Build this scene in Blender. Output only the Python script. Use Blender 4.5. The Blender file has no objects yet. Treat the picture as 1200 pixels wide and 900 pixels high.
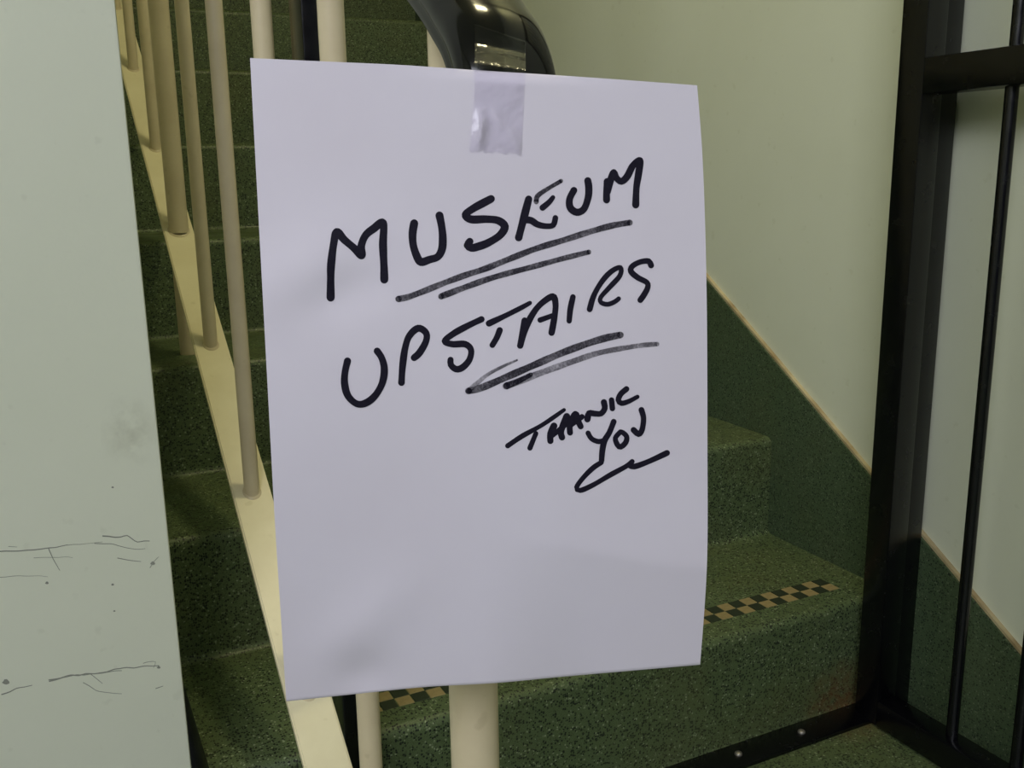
import bpy, bmesh, math, random
from mathutils import Vector, Matrix
random.seed(7)
scene = bpy.context.scene
C = scene.collection

# ------------------------------------------------------------------ camera
S = 1.08                       # metric scale of the stair survey
H = 0.7855 * S                 # camera height above the lower floor
F, PITCH, YAW, ROLL = 1114.1, math.radians(12.4428), math.radians(26.0049), math.radians(-0.9368)
fw = Vector((math.sin(YAW) * math.cos(PITCH), math.cos(YAW) * math.cos(PITCH), -math.sin(PITCH)))
rt0 = Vector((math.cos(YAW), -math.sin(YAW), 0)); up0 = rt0.cross(fw)
rt = rt0 * math.cos(ROLL) + up0 * math.sin(ROLL)
up = -rt0 * math.sin(ROLL) + up0 * math.cos(ROLL)
EYE = Vector((0, 0, H))
cd = bpy.data.cameras.new('camera'); cam = bpy.data.objects.new('camera', cd); C.objects.link(cam)
cd.sensor_fit = 'HORIZONTAL'; cd.sensor_width = 36; cd.lens = 36 * F / 1200
cd.clip_start = 0.02; cd.clip_end = 100
m = Matrix((rt, up, -fw)).transposed().to_4x4(); m.translation = EYE
cam.matrix_world = m
scene.camera = cam
def ray(x, y): return fw + rt * ((x - 600) / F) - up * ((y - 450) / F)

# ------------------------------------------------------------------ world, lights, exposure
w = bpy.data.worlds.new('world'); scene.world = w; w.use_nodes = True
bg = w.node_tree.nodes['Background']; bg.inputs[0].default_value = (0.62, 0.68, 0.80, 1); bg.inputs[1].default_value = 0.12

def area(name, loc, target, sx, sy, power, col):
    l = bpy.data.lights.new(name, 'AREA'); l.shape = 'RECTANGLE'; l.size = sx; l.size_y = sy; l.energy = power; l.color = col
    o = bpy.data.objects.new(name, l); C.objects.link(o); o.location = loc
    d = Vector(target) - Vector(loc); o.rotation_euler = d.to_track_quat('-Z', 'Y').to_euler(); return o
# assumed daylight: unseen area light inside the room, behind the camera; no entrance built
area('assumed_daylight', (-1.55, -1.8, 2.75), (0.5, 1.0, 0.5), 2.1, 1.5, 150, (0.88, 0.90, 1.0))
# assumed warm lamp, unseen, just under the slab above the stairs
area('assumed_stair_lamp', (0.85, 1.05, 2.95), (0.85, 1.05, 0), 0.24, 0.12, 18, (1.0, 0.90, 0.52))
vs = scene.view_settings
vs.view_transform = 'Standard'; vs.look = 'None'; vs.gamma = 1.0; vs.use_curve_mapping = False; vs.exposure = -0.42

# ------------------------------------------------------------------ helpers
def tag(o, label=None, cat=None, group=None, kind=None):
    for k, v in (('label', label), ('category', cat), ('group', group), ('kind', kind)):
        if v: o[k] = v
    return o
def thing(name, label, cat, loc=(0, 0, 0)):
    o = bpy.data.objects.new(name, None); C.objects.link(o); o.location = loc; o.empty_display_size = .05
    return tag(o, label, cat)
def link(name, me, mat, parent=None):
    o = bpy.data.objects.new(name, me); C.objects.link(o)
    if mat and not me.materials: me.materials.append(mat)
    if parent:
        o.parent = parent
        pl = Vector((0, 0, 0)); p = parent
        while p: pl += p.location; p = p.parent
        o.location = -pl if pl.length else (0, 0, 0)
    return o
def mesh(name, V, Fc, mat, parent=None, smooth=False):
    me = bpy.data.meshes.new(name); me.from_pydata([tuple(v) for v in V], [], Fc); me.update()
    bm = bmesh.new(); bm.from_mesh(me); bmesh.ops.recalc_face_normals(bm, faces=bm.faces); bm.to_mesh(me); bm.free()
    if smooth:
        for p in me.polygons: p.use_smooth = True
    return link(name, me, mat, parent)
def bm_obj(name, bm, mat, parent=None, smooth_angle=None):
    me = bpy.data.meshes.new(name); bm.to_mesh(me); bm.free()
    if smooth_angle:
        for p in me.polygons: p.use_smooth = True
        me.set_sharp_from_angle(angle=math.radians(smooth_angle))
    return link(name, me, mat, parent)
def add_box(bm, x0, x1, y0, y1, z0, z1, bev=0.0, seg=2):
    r = bmesh.ops.create_cube(bm, size=1)
    for v in r['verts']:
        v.co = Vector(((x0 + x1) / 2 + v.co.x * (x1 - x0), (y0 + y1) / 2 + v.co.y * (y1 - y0), (z0 + z1) / 2 + v.co.z * (z1 - z0)))
    if bev:
        es = list({e for v in r['verts'] for e in v.link_edges})
        bmesh.ops.bevel(bm, geom=es, offset=bev, segments=seg, profile=.5, affect='EDGES')
def box(name, x0, x1, y0, y1, z0, z1, mat, parent=None, bev=0.0, seg=2):
    bm = bmesh.new(); add_box(bm, x0, x1, y0, y1, z0, z1, bev, seg)
    return bm_obj(name, bm, mat, parent, 40 if bev else None)
def tube_pts(bm, pts, rads, n=20):
    """round tube along pts (capped)"""
    rings = []
    for i, p in enumerate(pts):
        d = (Vector(pts[min(i + 1, len(pts) - 1)]) - Vector(pts[max(i - 1, 0)])).normalized()
        a = d.orthogonal().normalized()
        if abs(d.z) > .9: a = Vector((1, 0, 0))
        a = (a - d * a.dot(d)).normalized(); b = d.cross(a)
        rings.append([bm.verts.new(Vector(p) + (a * math.cos(t) + b * math.sin(t)) * rads[i]) for t in [2 * math.pi * k / n for k in range(n)]])
    for A, B in zip(rings, rings[1:]):
        for k in range(n): bm.faces.new((A[k], A[(k + 1) % n], B[(k + 1) % n], B[k]))
    bm.faces.new(rings[0][::-1]); bm.faces.new(rings[-1])
def tube(name, pts, rads, mat, parent=None, n=20):
    bm = bmesh.new(); tube_pts(bm, pts, rads, n); bmesh.ops.recalc_face_normals(bm, faces=bm.faces)
    return bm_obj(name, bm, mat, parent, 50)
def extrude_x(name, prof, x0, x1, mat, parent=None, smooth_angle=None):
    """profile of (y,z) points extruded along X"""
    n = len(prof)
    V = [(x0, y, z) for y, z in prof] + [(x1, y, z) for y, z in prof]
    Fc = [tuple(range(n)), tuple(range(2 * n - 1, n - 1, -1))] + [(i, n + i, n + (i + 1) % n, (i + 1) % n) for i in range(n)]
    o = mesh(name, V, Fc, mat, parent)
    if smooth_angle:
        for p in o.data.polygons: p.use_smooth = True
        o.data.set_sharp_from_angle(angle=math.radians(smooth_angle))
    return o

# ------------------------------------------------------------------ materials
def srgb(r, g, b):
    f = lambda c: c / 12.92 if c <= .04045 else ((c + .055) / 1.055) ** 2.4
    return (f(r / 255), f(g / 255), f(b / 255), 1)
class Mat:
    def __init__(s, name):
        s.m = bpy.data.materials.new(name); s.m.use_nodes = True
        s.nt = s.m.node_tree; s.b = s.nt.nodes['Principled BSDF']; s.out = s.nt.nodes['Material Output']
        s.co = s.n('ShaderNodeTexCoord').outputs['Object']
    def n(s, t, **kw):
        x = s.nt.nodes.new(t)
        for k, v in kw.items():
            if hasattr(x, k) and k not in ('Scale', 'Detail'): setattr(x, k, v)
            else: x.inputs[k].default_value = v
        return x
    def l(s, a, b): s.nt.links.new(a, b)
    def noise(s, scale, detail=3, rough=.5, co=None):
        x = s.n('ShaderNodeTexNoise'); x.inputs['Scale'].default_value = scale; x.inputs['Detail'].default_value = detail; x.inputs['Roughness'].default_value = rough
        s.l(co or s.co, x.inputs['Vector']); return x.outputs['Fac']
    def ramp(s, fac, stops, interp='LINEAR'):
        x = s.n('ShaderNodeValToRGB'); x.color_ramp.interpolation = interp
        while len(x.color_ramp.elements) < len(stops): x.color_ramp.elements.new(.5)
        for e, (p, c) in zip(x.color_ramp.elements, stops):
            e.position = p; e.color = c if len(c) == 4 else (*c, 1)
        s.l(fac, x.inputs['Fac']); return x.outputs['Color']
    def mix(s, fac, a, b, mode='MIX'):
        x = s.n('ShaderNodeMix'); x.data_type = 'RGBA'; x.blend_type = mode
        for v, i in ((fac, 0), (a, 6), (b, 7)):
            if isinstance(v, (int, float)): x.inputs[i].default_value = v
            elif isinstance(v, tuple): x.inputs[i].default_value = v
            else: s.l(v, x.inputs[i])
        return x.outputs[2]
    def bump(s, h, strength, dist):
        x = s.n('ShaderNodeBump'); x.inputs['Strength'].default_value = strength; x.inputs['Distance'].default_value = dist
        s.l(h, x.inputs['Height']); s.l(x.outputs[0], s.b.inputs['Normal'])
    def set(s, color=None, rough=None, spec=None, metal=None):
        if color is not None:
            if isinstance(color, tuple): s.b.inputs['Base Color'].default_value = color
            else: s.l(color, s.b.inputs['Base Color'])
        if rough is not None:
            if isinstance(rough, (int, float)): s.b.inputs['Roughness'].default_value = rough
            else: s.l(rough, s.b.inputs['Roughness'])
        if spec is not None: s.b.inputs['Specular IOR Level'].default_value = spec
        if metal is not None: s.b.inputs['Metallic'].default_value = metal
        return s
BLK, WHT = (0, 0, 0, 1), (1, 1, 1, 1)

def terrazzo(name, base, dark, light, warm, rough=.45):
    M = Mat(name)
    v = M.n('ShaderNodeTexVoronoi'); v.inputs['Scale'].default_value = 330; v.inputs['Randomness'].default_value = 1; M.l(M.co, v.inputs['Vector'])
    sep = M.n('ShaderNodeSeparateColor'); M.l(v.outputs['Color'], sep.inputs[0])
    chips = M.ramp(sep.outputs[0], [(0, dark), (.34, dark), (.42, base), (.90, base), (.96, light), (1, light)])
    core = M.ramp(v.outputs['Distance'], [(0, WHT), (.42, WHT), (.62, BLK)])
    col = M.mix(core, base, chips)
    fine = M.ramp(M.noise(900, 2), [(.35, (.62, .62, .62)), (.65, (1.25, 1.25, 1.25))])
    col = M.mix(1.0, col, fine, 'MULTIPLY')
    col = M.mix(M.ramp(M.noise(5.5, 4, .6), [(.45, BLK), (.75, (.55, .55, .55))]), col, M.mix(.5, col, warm))
    # rust bled from the gate post onto the foot of the first riser
    dv = M.n('ShaderNodeVectorMath'); dv.operation = 'DISTANCE'; M.l(M.co, dv.inputs[0]); dv.inputs[1].default_value = (1.065, 1.0, .012)
    rk = M.mix(1.0, M.ramp(dv.outputs['Value'], [(.015, (.75, .75, .75)), (.085, BLK)]), M.ramp(M.noise(60, 4), [(.3, (.2, .2, .2)), (.65, WHT)]), 'MULTIPLY')
    col = M.mix(rk, col, srgb(104, 62, 34))
    M.set(col, M.ramp(M.noise(9, 3), [(.3, (rough - .1,) * 3), (.7, (rough + .15,) * 3)]), .35)
    M.bump(M.noise(700, 2), .12, .0006)
    return M.m
T_STEP = terrazzo('green_terrazzo', srgb(85, 100, 66), srgb(26, 34, 27), srgb(138, 150, 116), srgb(94, 92, 52))
T_SKIRT = terrazzo('green_terrazzo_skirting', srgb(74, 90, 64), srgb(28, 38, 30), srgb(114, 126, 98), srgb(80, 84, 54))

def paint(name, col, col2, scale=2.2, rough=.6, bump=.15, stain=None):
    M = Mat(name)
    c = M.mix(M.ramp(M.noise(scale, 5, .6), [(.35, BLK), (.7, WHT)]), col, col2)
    sp = M.ramp(M.noise(60, 2, .4), [(.70, BLK), (.76, (.35, .35, .35))])
    if stain: c = M.mix(sp, c, stain)
    M.set(c, rough, .3); M.bump(M.noise(240, 3), bump, .0008)
    return M
WALL_R = paint('pale_green_wall_paint', srgb(216, 219, 196), srgb(210, 213, 188), stain=srgb(200, 202, 174)).m
MWL = paint('mint_white_wall_paint', srgb(231, 233, 217), srgb(226, 229, 211), stain=srgb(212, 214, 197))
WALL_L = MWL.m
CEIL = paint('ceiling_paint', srgb(190, 190, 175), srgb(182, 184, 168)).m
CREAM = paint('cream_gloss_paint', srgb(226, 217, 184), srgb(218, 208, 174), 14, .35, .06, srgb(196, 184, 145)).m
BAL = paint('beige_gloss_paint', srgb(206, 192, 160), srgb(196, 181, 150), 20, .3, .05, srgb(172, 158, 128)).m
BEAD = paint('skirting_bead_paint', srgb(190, 176, 138), srgb(150, 130, 92), 18, .6, .1).m
def glossy_black(name, col, rough, coat=0.0, spec=.5):
    M = Mat(name); M.set(M.mix(M.ramp(M.noise(30, 4), [(.4, BLK), (.7, WHT)]), col, tuple(min(1, c * 1.5) for c in col[:3]) + (1,)), M.ramp(M.noise(45, 3), [(.3, (rough * .8,) * 3), (.7, (rough * 1.3,) * 3)]), spec)
    M.b.inputs['Coat Weight'].default_value = coat; M.b.inputs['Coat Roughness'].default_value = .06
    return M.m
HANDRAIL = glossy_black('black_plastic_handrail', srgb(8, 8, 7), .11, 0, .24)
GATE = glossy_black('black_gate_enamel', srgb(6, 6, 10), .22, 0, .5)
SCREW = Mat('worn_steel').set(srgb(150, 145, 138), .4, .5, .7).m
GOLD = Mat('tan_tile'); GOLD = GOLD.set(GOLD.mix(GOLD.noise(120, 3), srgb(126, 112, 74), srgb(160, 142, 98)), .6).m
DARKT = Mat('dark_tile'); DARKT = DARKT.set(DARKT.mix(DARKT.noise(160, 3), srgb(24, 34, 20), srgb(42, 52, 32)), .6).m

MP = Mat('white_paper')
MP.set(MP.mix(MP.ramp(MP.noise(9, 4), [(.3, BLK), (.7, WHT)]), srgb(211, 205, 218), srgb(206, 199, 211)), .75, .2)
MP.b.inputs['Subsurface Weight'].default_value = 0
MP.bump(MP.noise(28, 5, .55), .10, .002)
PAPER = MP.m
def ink(name, cover, top):
    M = Mat(name)
    M.set(M.mix(M.noise(700, 2), srgb(20, 18, 28), srgb(34, 31, 46)), .6, .08)
    if cover < 1:
        tr = M.n('ShaderNodeBsdfTransparent'); mx = M.n('ShaderNodeMixShader')
        g = M.noise(1100, 2, .6); g2 = M.noise(130, 2)
        a = M.mix(.45, M.ramp(g, [(.28, BLK), (.62, WHT)]), M.ramp(g2, [(.3, BLK), (.6, WHT)]))
        k = M.ramp(a, [(.15, (cover,) * 3), (.85, (top,) * 3)])
        M.l(k, mx.inputs[0]); M.l(tr.outputs[0], mx.inputs[1]); M.l(M.b.outputs[0], mx.inputs[2]); M.l(mx.outputs[0], M.out.inputs[0])
    return M.m
INK = ink('marker_ink', 1, 1); INK2 = ink('worn_marker_ink', .42, .84); INK3 = ink('faint_marker_ink', .22, .62)
MT = Mat('clear_adhesive_tape'); MT.set(srgb(235, 235, 240), .14, .6)
_tr = MT.n('ShaderNodeBsdfTransparent'); _mx = MT.n('ShaderNodeMixShader'); _tr.inputs[0].default_value = (.995, .995, .996, 1)
_gl = MT.n('ShaderNodeBsdfGlossy'); _gl.inputs['Roughness'].default_value = .16
_fr = MT.n('ShaderNodeFresnel'); _fr.inputs['IOR'].default_value = 1.5
_bp = MT.n('ShaderNodeBump'); _bp.inputs['Strength'].default_value = .16; _bp.inputs['Distance'].default_value = .004
MT.l(MT.noise(120, 3), _bp.inputs['Height']); MT.l(_bp.outputs[0], _gl.inputs['Normal']); MT.l(_bp.outputs[0], _fr.inputs['Normal'])
_hm = MT.n('ShaderNodeMath'); _hm.operation = 'MULTIPLY'; _hm.inputs[1].default_value = .8; MT.l(_fr.outputs[0], _hm.inputs[0]); MT.l(_hm.outputs[0], _mx.inputs[0]); MT.l(_tr.outputs[0], _mx.inputs[1]); MT.l(_gl.outputs[0], _mx.inputs[2]); MT.l(_mx.outputs[0], MT.out.inputs[0])
TAPE = MT.m
CRACK = Mat('crack_grey').set(srgb(134, 136, 126), .9).m  # one even grey for crack lines and chip marks
SMUDGE = Mat('dirt_smudge'); 
_t = SMUDGE.n('ShaderNodeBsdfTransparent'); _m2 = SMUDGE.n('ShaderNodeMixShader'); SMUDGE.set(srgb(140, 134, 112), .9)
_uv = SMUDGE.n('ShaderNodeTexCoord').outputs['Generated']
_mp = SMUDGE.n('ShaderNodeVectorMath'); _mp.operation = 'SUBTRACT'; _mp.inputs[1].default_value = (.5, .5, .5); SMUDGE.l(_uv, _mp.inputs[0])
_ln = SMUDGE.n('ShaderNodeVectorMath'); _ln.operation = 'LENGTH'; SMUDGE.l(_mp.outputs[0], _ln.inputs[0])
_k = SMUDGE.mix(1.0, SMUDGE.ramp(_ln.outputs['Value'], [(.1, WHT), (.5, BLK)]), SMUDGE.ramp(SMUDGE.noise(60, 4, .6), [(.35, BLK), (.75, (.24, .24, .24))]), 'MULTIPLY')
SMUDGE.l(_k, _m2.inputs[0]); SMUDGE.l(_t.outputs[0], _m2.inputs[1]); SMUDGE.l(SMUDGE.b.outputs[0], _m2.inputs[2]); SMUDGE.l(_m2.outputs[0], SMUDGE.out.inputs[0])
SMUDGE = SMUDGE.m

# ------------------------------------------------------------------ survey numbers (metres)
G, R = .27 * S, .17091 * S           # going, riser
Y1 = .9343 * S                       # face of the first riser
XW = 1.0763 * S                      # face of the terrazzo skirting
K = R / G
XL = .100 * S                        # open ends of the treads
NSTEP = 12
XR = .195 * S                        # balustrade plane
rail_z = lambda y: H - 1.0753 * S + K * y

# ------------------------------------------------------------------ setting
def struct(o): return tag(o, kind='structure')
fl = box('floor', -2.6, XW + .012, -3.6, Y1 + .02, -.12, 0, T_STEP); struct(fl)
YB = Y1 + NSTEP * G + 1.2
wr = box('wall_right', XW + .012, XW + .16, -3.6, YB, -.12, 5.2, WALL_R); struct(wr)
# terrazzo skirting that follows the pitch of the stair
zs = .1289 * S
line = lambda y: R + zs + K * (y - Y1)
ylev = Y1 + (.10 - R - zs) / K
sk = extrude_x('baseboard_right', [(-3.6, 0), (YB, 0), (YB, line(YB)), (ylev, .10), (-3.6, .10)], XW, XW + .012, T_SKIRT); struct(sk)
bd = extrude_x('trim_1', [(-3.6, .10), (ylev, .10), (YB, line(YB)), (YB, line(YB) + .0045), (ylev, .1045), (-3.6, .1045)], XW + .004, XW + .012, BEAD); struct(bd)
# wall end beside the stair
YP = .90 * S
d0, d1 = ray(131, 0), ray(228, 900)
XE = (d0.x / d0.y + d1.x / d1.y) / 2 * YP
wl = box('wall_left', -2.6, XE, YP, YB, 0, 5.2, WALL_L, bev=.003); struct(wl)
wb = box('wall_back', -2.6, XW + .16, YB, YB + .15, 0, 5.2, WALL_R); struct(wb)
wo = box('wall_side', -2.75, -2.6, -3.6, YB, -.12, 5.2, WALL_L); struct(wo)
ce = box('ceiling', -2.6, XW + .16, -3.6, .55, 3.05, 3.2, CEIL); struct(ce)
# unseen flat slab, added above the stairs to darken them
so = extrude_x('ceiling_shade_slab', [(.55, 3.05), (YB, 3.05 + .0), (YB, 3.2), (.55, 3.2)], -2.6, XW + .16, CEIL); struct(so)

# ------------------------------------------------------------------ staircase
stair = thing('staircase', 'green terrazzo staircase climbing behind the taped paper sign', 'staircase', (XL, Y1, 0))
RN, RC = .014, .012
tile_me = {}
def tile_mesh(mat):
    bm = bmesh.new(); add_box(bm, -.0103, .0103, -.0103, .0103, -.004, .0008, .0006, 1)
    me = bpy.data.meshes.new('anti_slip_tile'); bm.to_mesh(me); bm.free(); me.materials.append(mat); return me
tiles = [tile_mesh(GOLD), tile_mesh(DARKT)]
for i in range(NSTEP):
    y, z = Y1 + i * G, R * (i + 1)
    prof = [(y + G, z)]
    for k in range(7):
        a = math.radians(90 + 15 * k)
        prof.append((y + RN + RN * math.cos(a), z - RN + RN * math.sin(a)))
    zb = z - R
    for k in range(6):                       # small cove where riser meets the tread below
        a = math.radians(18 * k)
        prof.append((y - RC + RC * math.cos(a), zb + RC - RC * math.sin(a)))
    if i: prof += [(y, zb), (y, max(0, zb - .16)), (y + G, max(0, zb - .16 + R * .4))]
    else: prof += [(y, zb), (y + G, zb)]
    # convex-safe: split into faces by bmesh triangulation
    st = extrude_x('step', prof, XL, XW, T_STEP, stair, 35)
    if i == 0:
        yt = y + .0295 * S + .011 + .014
        nx = int((1.018 * S - .27 * S) / .0215)
        for row in range(2):
            for k in range(nx):
                t = bpy.data.objects.new('anti_slip_tile', tiles[(k + row) % 2]); C.objects.link(t); t.parent = st
                t.location = (1.018 * S - .0108 - k * .0215, yt + row * .0215, z)

# upper landing
lz = R * NSTEP
ld = box('landing', XL, XW, Y1 + NSTEP * G, YB - .01, lz - .2, lz, T_STEP, stair)

# ------------------------------------------------------------------ balustrade
bal = thing('stair_balustrade', 'cream metal stair balustrade with thin round balusters and a black handrail', 'balustrade', (XR, .4936, 0))
YT = Y1 + NSTEP * G
hz = lambda y: H + .082 * S + K * (y - .444 * S)      # handrail centre line on the pitch
# sloping flat bottom bar
y0r = .52
V = []
x0, x1, th = XR - .0245, XR + .0235, .012
extr = [(y0r, rail_z(y0r)), (YT, rail_z(YT)), (YT, rail_z(YT) - th), (y0r, rail_z(y0r) - th)]
br = extrude_x('bottom_rail', [(y, z) for y, z in extr], x0, x1, CREAM, bal)
bm = bmesh.new(); bm.from_mesh(br.data); bmesh.ops.bevel(bm, geom=bm.edges[:], offset=.0018, segments=2, affect='EDGES'); bm.to_mesh(br.data); bm.free()
YN = .4936
tube('newel_post', [(XR, YN, 0), (XR, YN, .6), (XR, YN, hz(YN) - .012)], [.0152] * 3, BAL, bal, 28)
tube('newel_foot', [(XR, YN, 0), (XR, YN, .004), (XR, YN, .006)], [.03, .03, .027], BAL, bal, 28)
ys = [.727, .960, 1.207, 1.454, 1.703, 1.925, 2.19] + [2.19 + .247 * k for k in range(1, 9)]
for i, y in enumerate(ys):
    thick = i in (4, 9, 14)
    r = .0160 if thick else .0099
    zb = rail_z(y)
    top = hz(y) - .012
    tube('thick_baluster' if thick else 'baluster', [(XR, y, zb - (.004)), (XR, y, (zb + top) / 2), (XR, y, top)], [r] * 3, BAL, bal, 24)
    # weld bead round the foot
    bmw = bmesh.new()
    n = 24; ring = []
    for q, (rr, dz) in enumerate(((r + .0022, -.0005), (r + .0014, .0016), (r, .0026))):
        ring.append([bmw.verts.new((XR + rr * math.cos(2 * math.pi * k / n), y + rr * math.sin(2 * math.pi * k / n), zb + dz + K * rr * math.sin(2 * math.pi * k / n))) for k in range(n)])
    for A, B in zip(ring, ring[1:]):
        for k in range(n): bmw.faces.new((A[k], A[(k + 1) % n], B[(k + 1) % n], B[k]))
    bm_obj('weld_bead', bmw, BAL, bal, 60)
    if thick:
        stepi = min(NSTEP - 1, max(0, int((y - Y1) / G)))
        tube('support_post', [(XR, y, R * (stepi + 1)), (XR, y, zb - th - .004)], [r] * 2, BAL, bal, 24)

# handrail: black moulded section swept along the pitch, ending in a drop
path = [(YT, hz(YT)), (1.6, hz(1.6)), (.8, hz(.8)), (.60, hz(.60)), (.52, hz(.52)), (.48, hz(.48))]
path += [(.462, H + .0755), (.449, H + .0650), (.440, H + .0530), (.435, H + .0400), (.433, H + .0250), (.4335, H + .008), (.436, H - .010)]
def prof_pts():
    P = []
    a_, b_ = .0262, .0135
    for k in range(25):                                   # domed top, side to side
        t = math.radians(-12 + 204 * k / 24)
        P.append((a_ * math.copysign(abs(math.cos(t)) ** .8, math.cos(t)), b_ * math.copysign(abs(math.sin(t)) ** .85, math.sin(t)) ))
    P += [(-.0255, -.0048), (-.0262, -.0068), (-.0256, -.0105), (-.0225, -.0128), (-.0150, -.0130), (-.0145, -.0100), (.0145, -.0100), (.0150, -.0130), (.0225, -.0128), (.0256, -.0105), (.0262, -.0068), (.0255, -.0048)]
    return P
PP = prof_pts()
# refine the path
fine = []
def cr(p0, p1, p2, p3, t):
    return tuple(.5 * ((2 * b) + (-a + c) * t + (2 * a - 5 * b + 4 * c - d) * t * t + (-a + 3 * b - 3 * c + d) * t ** 3) for a, b, c, d in zip(p0, p1, p2, p3))
for i in range(len(path) - 1):
    p0, p1, p2, p3 = path[max(i - 1, 0)], path[i], path[i + 1], path[min(i + 2, len(path) - 1)]
    nn = 1 if i < 3 else 5
    for k in range(nn): fine.append(cr(p0, p1, p2, p3, k / nn) if nn > 1 else p1)
fine.append(path[-1])
bm = bmesh.new(); rings = []
XH = XR + .002
def ring_at(i, sc=1.0, push=0.0):
    a = fine[max(i - 1, 0)]; b = fine[min(i + 1, len(fine) - 1)]
    d = Vector((0, b[0] - a[0], b[1] - a[1])).normalized()
    nrm = Vector((1, 0, 0)).cross(d)
    if nrm.z < 0 and abs(d.z) < .99 or False: nrm = -nrm
    nrm = Vector((0, d.z, -d.y))        # outward (up / towards the room) for a path running down and forward
    c = Vector((XH, fine[i][0], fine[i][1])) + d * push
    return [bm.verts.new(c + Vector((1, 0, 0)) * (p[0] * sc) + nrm * ((p[1] - .003) * sc + .003 )) for p in PP]
for i in range(len(fine)): rings.append(ring_at(i))
for sc, ps in ((.95, .004), (.8, .008), (.5, .0105), (.15, .0115)): rings.append(ring_at(len(fine) - 1, sc, ps))
n = len(PP)
for A, B in zip(rings, rings[1:]):
    for k in range(n): bm.faces.new((A[k], A[(k + 1) % n], B[(k + 1) % n], B[k]))
bm.faces.new(rings[0]); bm.faces.new(rings[-1][::-1])
bmesh.ops.recalc_face_normals(bm, faces=bm.faces)
hr = bm_obj('handrail', bm, HANDRAIL, bal, 38); hr['label'] = 'glossy black moulded handrail with a drooping end'

# ------------------------------------------------------------------ security gate
gf = thing('security_gate', 'black steel barred security gate standing open before the first green step', 'gate', (.7, .98, 0))
GY0, GY1 = .887 * S, .932 * S
box('frame_post', .230 * S, .264 * S, GY0, GY1, 0, 2.15, GATE, gf, .002)
box('frame_post', 1.040 * S, XW - .0005, GY0, GY1, 0, 2.15, GATE, gf, .002)
box('frame_head', .230 * S, XW - .0005, GY0, GY1, 2.15, 2.20, GATE, gf, .002)
box('threshold_plate', .264 * S, 1.040 * S, GY0, GY1, 0, .007, GATE, gf, .0015)
for px, py in ((939, 858), (868, 886), (700, 930), (560, 960)):
    d = ray(px, py); s = (H - .007) / -d.z; sx = d.x * s
    sy = (GY0 + GY1) / 2
    bm = bmesh.new(); tube_pts(bm, [(sx, sy, .0068), (sx, sy, .0092), (sx, sy, .0106), (sx, sy, .0112)], [.0058, .0056, .004, .001], 14)
    bmesh.ops.recalc_face_normals(bm, faces=bm.faces); bm_obj('screw_head', bm, SCREW, gf, 50)
LX0, LX1 = 1.000 * S, 1.036 * S
LY1, LYs = .917 * S, .877 * S
LYe = .17
bm = bmesh.new()
add_box(bm, LX0, LX1, LYs, LY1, .003, 2.12, .0022)
add_box(bm, LX0, LX1, LYe, LYe + .043, .003, 2.12, .0022)
add_box(bm, LX0, LX1, LYe + .043, LYs, .003, .0455, .0022)
add_box(bm, LX0, LX1, LYe + .043, LYs, 2.078, 2.12, .0022)
gl = bm_obj('gate_leaf', bm, GATE, gf, 40)
zm0, zm1 = H + .089 * S, H + .132 * S
box('middle_rail', LX0 - .001, LX1 + .001, LYe + .043, LYs, zm0, zm1, GATE, gl, .0022)
xb = (LX0 + LX1) / 2
yb = .7665 * S
while yb > LYe + .08:
    for a, b in ((.0455, zm0), (zm1, 2.078)):
        o = tube('bar', [(xb, yb, a - .001), (xb, yb, (a + b) / 2), (xb, yb, b + .001)], [.0082] * 3, GATE, gl, 18)
    yb -= .0935 * S
for zh in (.22, 1.9):
    tube('hinge', [(1.038 * S, LY1 - .012, zh), (1.038 * S, LY1 - .012, zh + .07)], [.007] * 2, GATE, gl, 14)

# ------------------------------------------------------------------ the paper sign
PN = Vector((-.24251672, -.96188384, .12635317))
PT = Vector((.18861335, .40671233, -.09955299)) * .965
def gauss(x, y, cx, cy, sx, sy, ang=0):
    c, s = math.cos(ang), math.sin(ang); dx, dy = x - cx, y - cy
    a, b = (dx * c + dy * s) / sx, (-dx * s + dy * c) / sy
    return math.exp(-.5 * (a * a + b * b))
def sstep(a, b, t):
    t = max(0, min(1, (t - a) / (b - a))); return t * t * (3 - 2 * t)
def bend(x, y):
    """distance towards the viewer (m) that the sheet bows out of its plane, at photo position x, y"""
    h = 0.0
    u = (x - 570) / 250
    h += -.0035 * u * u                                   # sides fall back a little
    h += -.0030 * sstep(98, 78, y - .055 * (x - 590)) * gauss(x, 0, 597, 0, 60, 1)      # rolls over the rail end under the tape
    v_ = max(0, y - 330) / 490
    h += -.034 * v_ * v_ * (1.2 - .5 * sstep(330, 800, x))      # lower half curls back
    yc = 640 + 25 * sstep(620, 830, x)
    h += -.00010 * max(0, y - yc) * sstep(560, 700, x) * .75   # lower corner turned back
    h += .0022 * gauss(x, y, 425, 735, 52, 24, -.8) - .0024 * gauss(x, y, 424, 788, 22, 17)
    h += .0020 * gauss(x, y, 350, 320, 60, 30, -.5) - .0018 * gauss(x, y, 402, 345, 36, 20, -.4)
    h += .0012 * gauss(x, y, 640, 560, 120, 220, .3)
    h += -.0008 * gauss(x, y, 470, 560, 60, 140, .4)
    return h
def on_paper(x, y, lift=0.0):
    d = ray(x, y)
    t = PT.dot(PN) / d.dot(PN)
    p = d * t
    return EYE + p - d.normalized() * (bend(x, y) + lift)
def qb(pts, t):
    """smooth curve through control points, t in 0..1"""
    n = len(pts) - 1; f = t * n; i = min(int(f), n - 1)
    return cr(pts[max(i - 1, 0)], pts[i], pts[i + 1], pts[min(i + 2, n)], f - i)
TOPE = [(293, 68), (380, 72), (468, 76), (555, 82), (643, 87.5), (730, 93.5), (817, 100)]
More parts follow.
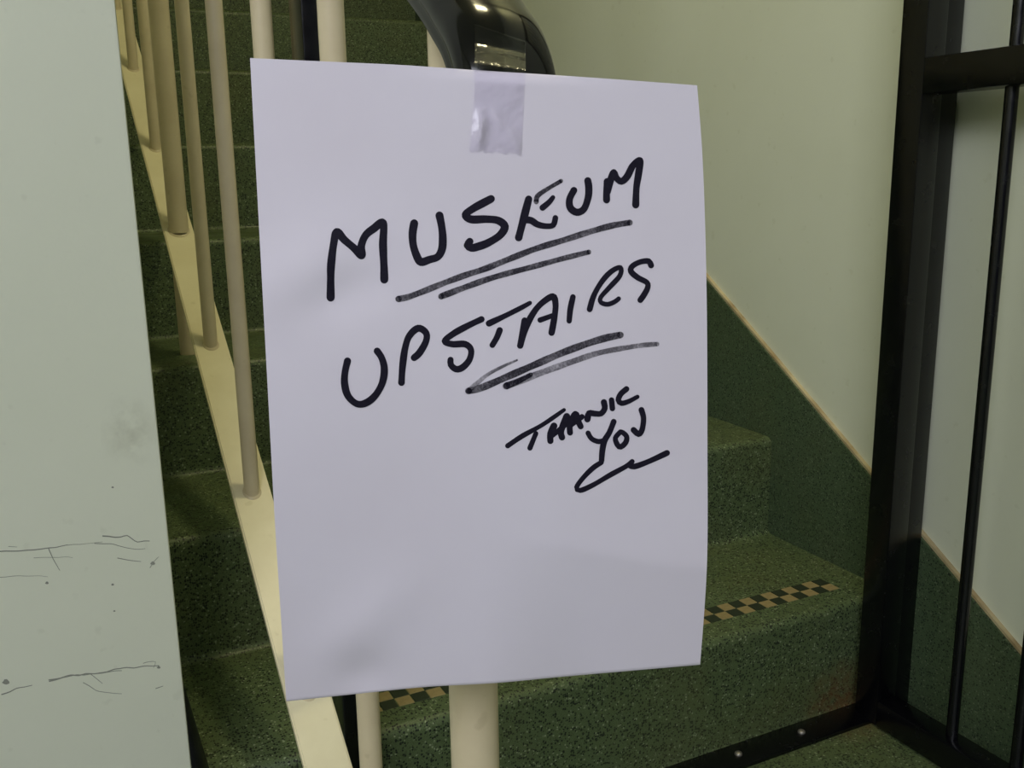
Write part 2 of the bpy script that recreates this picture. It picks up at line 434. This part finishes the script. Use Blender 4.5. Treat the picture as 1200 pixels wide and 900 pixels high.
BOTE = [(335.5, 822), (420, 813), (500, 805), (580, 800.5), (660, 793), (740, 786), (820.5, 779)]
LEFE = [(293, 68), (300, 200), (307.5, 340), (315, 480), (322, 610), (329, 720), (335.5, 822)]
RIGE = [(817, 100), (823, 180), (826.5, 270), (828.5, 380), (829, 520), (828.5, 660), (820.5, 779)]
def coons(s, t):
    a, b, l, r = qb(TOPE, s), qb(BOTE, s), qb(LEFE, t), qb(RIGE, t)
    out = []
    for k in range(2):
        v = (1 - t) * a[k] + t * b[k] + (1 - s) * l[k] + s * r[k]
        v -= (1 - s) * (1 - t) * TOPE[0][k] + s * (1 - t) * TOPE[-1][k] + (1 - s) * t * BOTE[0][k] + s * t * BOTE[-1][k]
        out.append(v)
    return out
sign = thing('paper_sign', 'white sheet of paper with black handwriting taped to the handrail end', 'paper sign', tuple(on_paper(570, 800)))
NU, NV = 90, 120
V, Fc = [], []
for lay in (0, 1):
    for j in range(NV + 1):
        for i in range(NU + 1):
            x, y = coons(i / NU, j / NV); V.append(on_paper(x, y, -.00012 * lay))
W1 = NU + 1; L = W1 * (NV + 1)
for j in range(NV):
    for i in range(NU):
        a = j * W1 + i
        Fc.append((a, a + W1, a + W1 + 1, a + 1)); Fc.append((L + a, L + a + 1, L + a + W1 + 1, L + a + W1))
for i in range(NU):
    Fc.append((i, i + 1, L + i + 1, L + i)); b = NV * W1 + i; Fc.append((b, L + b, L + b + 1, b + 1))
for j in range(NV):
    a = j * W1; Fc.append((a, L + a, L + a + W1, a + W1)); b = j * W1 + NU; Fc.append((b, b + W1, L + b + W1, L + b))
sh = mesh('sheet', V, Fc, PAPER, sign, True); sh.data.set_sharp_from_angle(angle=math.radians(60))

# handwriting: every letter a thin layer of ink on the sheet
z1 = lambda *P: [(370 + x / 6, 220 + y / 6) for x, y in P]
z2 = lambda *P: [(560 + x / 6, 170 + y / 6) for x, y in P]
z3 = lambda *P: [(390 + x / 6, 350 + y / 6) for x, y in P]
z4 = lambda *P: [(570 + x / 5, 290 + y / 5) for x, y in P]
z5 = lambda *P: [(640 + x / 6, 440 + y / 6) for x, y in P]
z6 = lambda *P: [(560 + x / 5, 430 + y / 5) for x, y in P]
lift_n = [0]
def stroke_geo(V, Fc, pts, wd, surf, taper=(1, 1), step=2.0):
    lift_n[0] += 1; lift = .00010 + .000012 * (lift_n[0] % 14)
    P = []
    for i in range(len(pts) - 1):
        p0, p1, p2, p3 = pts[max(i - 1, 0)], pts[i], pts[i + 1], pts[min(i + 2, len(pts) - 1)]
        nn = max(2, int(math.dist(p1, p2) / step))
        P += [cr(p0, p1, p2, p3, k / nn) for k in range(nn)]
    P.append(pts[-1])
    n = len(P); hw = []
    rs = random.Random(int(pts[0][0] * 7 + pts[0][1]))
    ph = rs.random() * 6
    for i in range(n):
        s = i / (n - 1); k = taper[0] + (taper[1] - taper[0]) * s
        hw.append(wd / 2 * k * (1 + .05 * math.sin(ph + i * .35)))
    base = len(V); L, Rr = [], []
    for i in range(n):
        a, b = P[max(i - 1, 0)], P[min(i + 1, n - 1)]
        dx, dy = b[0] - a[0], b[1] - a[1]; q = math.hypot(dx, dy) or 1
        nx, ny = -dy / q, dx / q
        L.append((P[i][0] + nx * hw[i], P[i][1] + ny * hw[i])); Rr.append((P[i][0] - nx * hw[i], P[i][1] - ny * hw[i]))
    for a, b in zip(L, Rr): V.append(surf(*a, lift)); V.append(surf(*b, lift))
    for i in range(n - 1): a = base + 2 * i; Fc.append((a, a + 1, a + 3, a + 2))
    # discs at both ends and at every sharp turn keep the pen's round tip
    idx = [0, n - 1]
    for i in range(2, n - 2):
        v1 = (P[i][0] - P[i - 2][0], P[i][1] - P[i - 2][1]); v2 = (P[i + 2][0] - P[i][0], P[i + 2][1] - P[i][1])
        c = (v1[0] * v2[0] + v1[1] * v2[1]) / ((math.hypot(*v1) * math.hypot(*v2)) or 1)
        if c < .85: idx.append(i)
    for q, i in enumerate(idx):
        b0 = len(V); m_ = 14
        for k in range(m_):
            t = 2 * math.pi * k / m_
            V.append(surf(P[i][0] + hw[i] * math.cos(t), P[i][1] + hw[i] * math.sin(t), lift + .000004 + .000001 * (q % 3)))
        Fc.append(tuple(range(b0, b0 + m_)))
def written(name, strokes, mat, label=None):
    V, Fc = [], []
    for s in strokes: stroke_geo(V, Fc, s[0], s[1] * 1.12, on_paper, s[2] if len(s) > 2 else (1, 1))
    o = mesh(name, V, Fc, mat, sign)
    if label: o['label'] = label
    return o
W = 8.2
L_ = 'handwritten_letter'
written(L_, [(z1((105, 772), (105, 640), (108, 540), (125, 400), (148, 312), (200, 365), (270, 425), (322, 475), (320, 410), (350, 335), (410, 285), (474, 248), (473, 400), (480, 560), (482, 645)), W)], INK, 'black marker letter M')
written(L_, [(z1((692, 250), (681, 320), (685, 400), (710, 480), (740, 522), (800, 505), (858, 485), (888, 430), (893, 350), (885, 270), (870, 195)), W)], INK, 'black marker letter U')
written(L_, [([(575.5, 233), (566, 238), (555, 244), (545.5, 251.5), (552, 257), (570, 256.8), (584, 258.5), (591.5, 265.5), (586, 275.5), (572, 284.5), (560, 289), (552.5, 290.5), (547.8, 287.5), (550.5, 283)], W)], INK, 'black marker letter S')
written(L_, [(z2((357, 380), (325, 505), (287, 650)), 8), (z2((335, 525), (375, 530), (420, 558), (480, 570), (530, 562), (545, 512)), 7.2, (1, .8)), (z2((455, 440), (500, 402), (528, 368)), 6.2, (1.05, .75))], INK, 'black marker letter E')
written('worn_stroke', [(z2((410, 398), (418, 360), (470, 320), (585, 252)), 5.2, (1, .8))], INK2)
written(L_, [(z2((675, 318), (645, 380), (650, 440), (695, 472), (745, 450), (775, 370), (780, 300), (773, 250)), 7.4)], INK, 'black marker letter U')
written(L_, [(z2((905, 385), (905, 320), (908, 255)), 7.2), (z2((910, 330), (932, 250), (955, 192), (975, 232), (1010, 255), (1050, 220), (1090, 145), (1140, 108), (1130, 200), (1115, 300), (1110, 420)), 7.2)], INK, 'black marker letter M')
written('underline', [([(467, 350.3), (478, 348), (497, 341), (520, 331.7), (545, 322.5), (568, 315), (593, 305), (627, 291.7), (660, 281.5), (693, 271), (718, 264.2), (738, 260.8)], 6.4)], INK2)
written('underline', [([(517, 347.3), (536, 340), (568, 328.3), (593, 320.8), (627, 311.8), (660, 302.8), (690, 295.3)], 6.6, (1, .8))], INK2)
written(L_, [(z3((103, 438), (85, 520), (83, 600), (105, 680), (160, 735), (220, 738), (290, 690), (345, 600), (362, 500), (345, 420), (312, 368)), 7.4)], INK, 'black marker letter U')
written(L_, [(z3((483, 590), (490, 480), (508, 350), (538, 262), (600, 208), (655, 240), (655, 300), (610, 380), (572, 415)), 7.2)], INK, 'black marker letter P')
written(L_, [(z3((1045, 145), (950, 190), (850, 245), (787, 298), (840, 320), (930, 320), (972, 360), (960, 430), (910, 485), (865, 495), (830, 465), (828, 430)), 6.8)], INK, 'black marker letter S')
written(L_, [(z4((15, 445), (100, 405), (200, 355), (255, 325)), 6.6, (1, .7)), (z4((78, 485), (60, 530), (35, 572)), 6.4)], INK, 'black marker letter T')
written(L_, [(z4((198, 575), (210, 500), (224, 428)), 6.4), (z4((198, 575), (230, 475), (270, 392), (320, 330), (388, 287), (405, 330), (400, 400), (382, 500)), 6.6), (z4((315, 425), (385, 400)), 5.6)], INK, 'black marker letter A')
written(L_, [(z4((507, 290), (492, 360), (485, 430)), 6)], INK, 'black marker letter I')
written(L_, [(z4((605, 362), (630, 280), (680, 195), (735, 138), (785, 118), (782, 165), (720, 235), (670, 292), (672, 322), (710, 333), (752, 318), (775, 300)), 6, (1, .8))], INK, 'black marker letter R')
written(L_, [(z4((965, 105), (950, 80), (900, 85), (855, 110), (847, 140), (885, 175), (940, 205), (945, 235), (925, 275), (902, 308)), 6)], INK, 'black marker letter S')
written('underline', [([(549, 458), (565, 454), (600, 439), (630, 426), (660, 413), (690, 402), (710, 396), (727, 392.5)], 7.4)], INK2)
written('faint_underline', [([(606, 422), (590, 429), (570, 440), (549, 458)], 5.4, (.4, 1))], INK3)
written('faint_underline', [(z4((115, 812), (200, 780), (330, 730), (500, 670), (650, 620), (800, 590), (920, 572), (1000, 566)), 6.8, (1.1, .7))], INK3)
written('underline', [([(594, 452), (607, 447), (622, 439)], 7.4, (1, .6))], INK2)
# small words
written(L_, [(z6((175, 462), (260, 405), (380, 338), (505, 252)), 5.2, (1.1, .8)), (z6((340, 390), (305, 475)), 5.4)], INK, 'black marker letter T')
written(L_, [(z5((30, 460), (30, 410), (55, 355)), 7), (z5((40, 425), (90, 385), (135, 345)), 5.5), (z5((112, 435), (105, 390), (145, 288)), 7)], INK, 'black marker letter H')
written(L_, [(z5((168, 402), (168, 350), (205, 272), (225, 320), (243, 358)), 6.6), (z5((172, 350), (252, 290)), 5.5)], INK, 'black marker letter A')
written(L_, [(z5((290, 308), (302, 266), (340, 268), (385, 268), (412, 232), (406, 188)), 6.4)], INK, 'black marker letter N')
written(L_, [(z5((460, 172), (466, 232)), 5.6), (z5((565, 95), (525, 130), (508, 172), (530, 195), (580, 182), (642, 150)), 5.8, (1.1, .8))], INK, 'black marker letter K')
written(L_, [(z5((295, 405), (320, 445), (370, 465), (415, 455)), 5.6), (z5((475, 325), (445, 400), (410, 460), (395, 530), (390, 598)), 6.2)], INK, 'black marker letter Y')
written(L_, [(z5((522, 397), (487, 440), (502, 488), (525, 502), (560, 470), (566, 430), (540, 402), (522, 397)), 5.6)], INK, 'black marker letter O')
written(L_, [(z5((670, 242), (685, 300), (675, 380), (650, 412), (615, 383)), 6)], INK, 'black marker letter U')
written('flourish', [(z5((388, 612), (330, 650), (260, 720), (215, 785), (240, 808), (330, 770), (450, 700), (560, 640), (605, 605)), 5.4), (z5((588, 632), (622, 640), (720, 605), (850, 545)), 6)], INK)

# clear tape over the top edge and up onto the handrail end
tp = thing('clear_tape', 'strip of clear adhesive tape across the top edge of the paper sign', 'tape', tuple(on_paper(582, 130, .0003)))
V, Fc = [], []
nu, nv = 48, 72
dep_top = None
def tape_pt(s, t):
    lx, rx = (556, 553, 549.5), (616, 614, 610)
    if t < .3:
        k = t / .3; y = 38 + (84 - 38) * k; xl, xr_ = 556.5, 616; y += (s - .5) * 16 * (1 - k) + (s - .5) * 4
        return xl + (xr_ - xl) * s, y, k
    k = (t - .3) / .7; y = 84 + (179 - 84) * k + (s - .5) * 4 + (1.2 * math.sin(s * 21) + math.sin(s * 47)) * (k > .97)
    xl = 556 - 6 * k * k; xr_ = 616 - 5 * k
    return xl + (xr_ - xl) * s, y, None
from mathutils.bvhtree import BVHTree
hb = BVHTree.FromPolygons([hr.matrix_basis @ v.co + Vector(bal.location) for v in hr.data.vertices], [tuple(p.vertices) for p in hr.data.polygons])
for j in range(nv + 1):
    for i in range(nu + 1):
        x, y, k = tape_pt(i / nu, j / nv)
        if k is None:
            wr_ = .0012 * gauss(x, y, 562, 152, 5.0, 15, .06) + .0008 * gauss(x, y, 602, 162, 5, 14, -.5) + .0005 * gauss(x, y, 583, 140, 4, 12, -.5)
            p = on_paper(x, y, .00028 + wr_)
        else:
            d = ray(x, y).normalized()
            hit = hb.ray_cast(EYE, d)
            pe = (on_paper(x, 84, .00028) - EYE).length
            dist = (hit[0] - EYE).length - .0006 if hit[0] else pe + .02 * (1 - k)
            dist = dist + (pe - dist) * sstep(.35, 1.0, k)
            p = EYE + d * dist
        V.append(p)
for j in range(nv):
    for i in range(nu):
        a = j * (nu + 1) + i; Fc.append((a, a + nu + 1, a + nu + 2, a + 1))
mesh('tape_strip', V, Fc, TAPE, tp, True)

# ------------------------------------------------------------------ cracks and smudges on the wall end
def on_wall(x, y, lift=0.0):
    d = ray(x, y); t = (YP - .0002 - lift) / d.y
    return EYE + d * t
zw = lambda *P: [(x / 2, 450 + y / 2) for x, y in P]
cracks = [(zw((0, 392), (60, 390), (115, 385), (158, 377)), 1.5), (zw((115, 388), (125, 412), (140, 437)), 1.0), (zw((158, 377), (200, 375), (240, 370)), .6),
          (zw((240, 356), (270, 360), (298, 354), (322, 370), (350, 368)), 1.5), (zw((222, 373), (262, 374), (300, 385), (340, 386)), .9), (zw((275, 408), (300, 413), (330, 416)), 1.0),
          (zw((80, 407), (125, 405), (170, 407)), .6), (zw((0, 452), (60, 449), (112, 452)), .6), (zw((352, 430), (362, 415), (372, 405)), .7),
          (zw((5, 726), (40, 714), (75, 706)), 1.3), (zw((115, 696), (165, 684), (220, 678), (280, 668), (330, 662), (372, 660)), 1.5), (zw((115, 693), (180, 682), (285, 672)), 1.2),
          (zw((210, 680), (240, 702)), .9), (zw((195, 700), (225, 718), (285, 726)), .9), (zw((335, 655), (365, 650), (360, 665)), .7), (zw((365, 715), (382, 708)), 1.0), (zw((20, 380), (40, 382)), .7)]
for pts, wd in cracks:
    V, Fc = [], []
    jit = random.Random(int(pts[0][0] * 3 + pts[0][1]))
    P = []
    for a, b in zip(pts, pts[1:]):
        nn = max(1, int(math.dist(a, b) / 7))
        for k in range(nn): P.append((a[0] + (b[0] - a[0]) * k / nn + jit.uniform(-.6, .6), a[1] + (b[1] - a[1]) * k / nn + jit.uniform(-.9, .9)))
    P.append(pts[-1])
    stroke_geo(V, Fc, P, wd, on_wall, (1, .6), 3)
    mesh('crack', V, Fc, CRACK, wl)
for (x, y), r in (((179, 660), 2.6), ((7, 799), 4), ((186, 782), 2), ((132, 685), 1.6), ((55, 683), 2), ((134, 716), 1.3), ((132, 571), 1.4)):
    V = [on_wall(x + r * math.cos(k * .7) * (1 + .3 * math.sin(k * 2.1)), y + r * .8 * math.sin(k * .7), .0001) for k in range(9)]
    mesh('chip_mark', V, [tuple(range(9))], CRACK, wl)
V = [on_wall(150 + a, 505 + b, .00025) for a, b in ((-32, -42), (34, -42), (34, 42), (-32, 42))]
mesh('smudge', V, [(0, 1, 2, 3)], SMUDGE, wl)
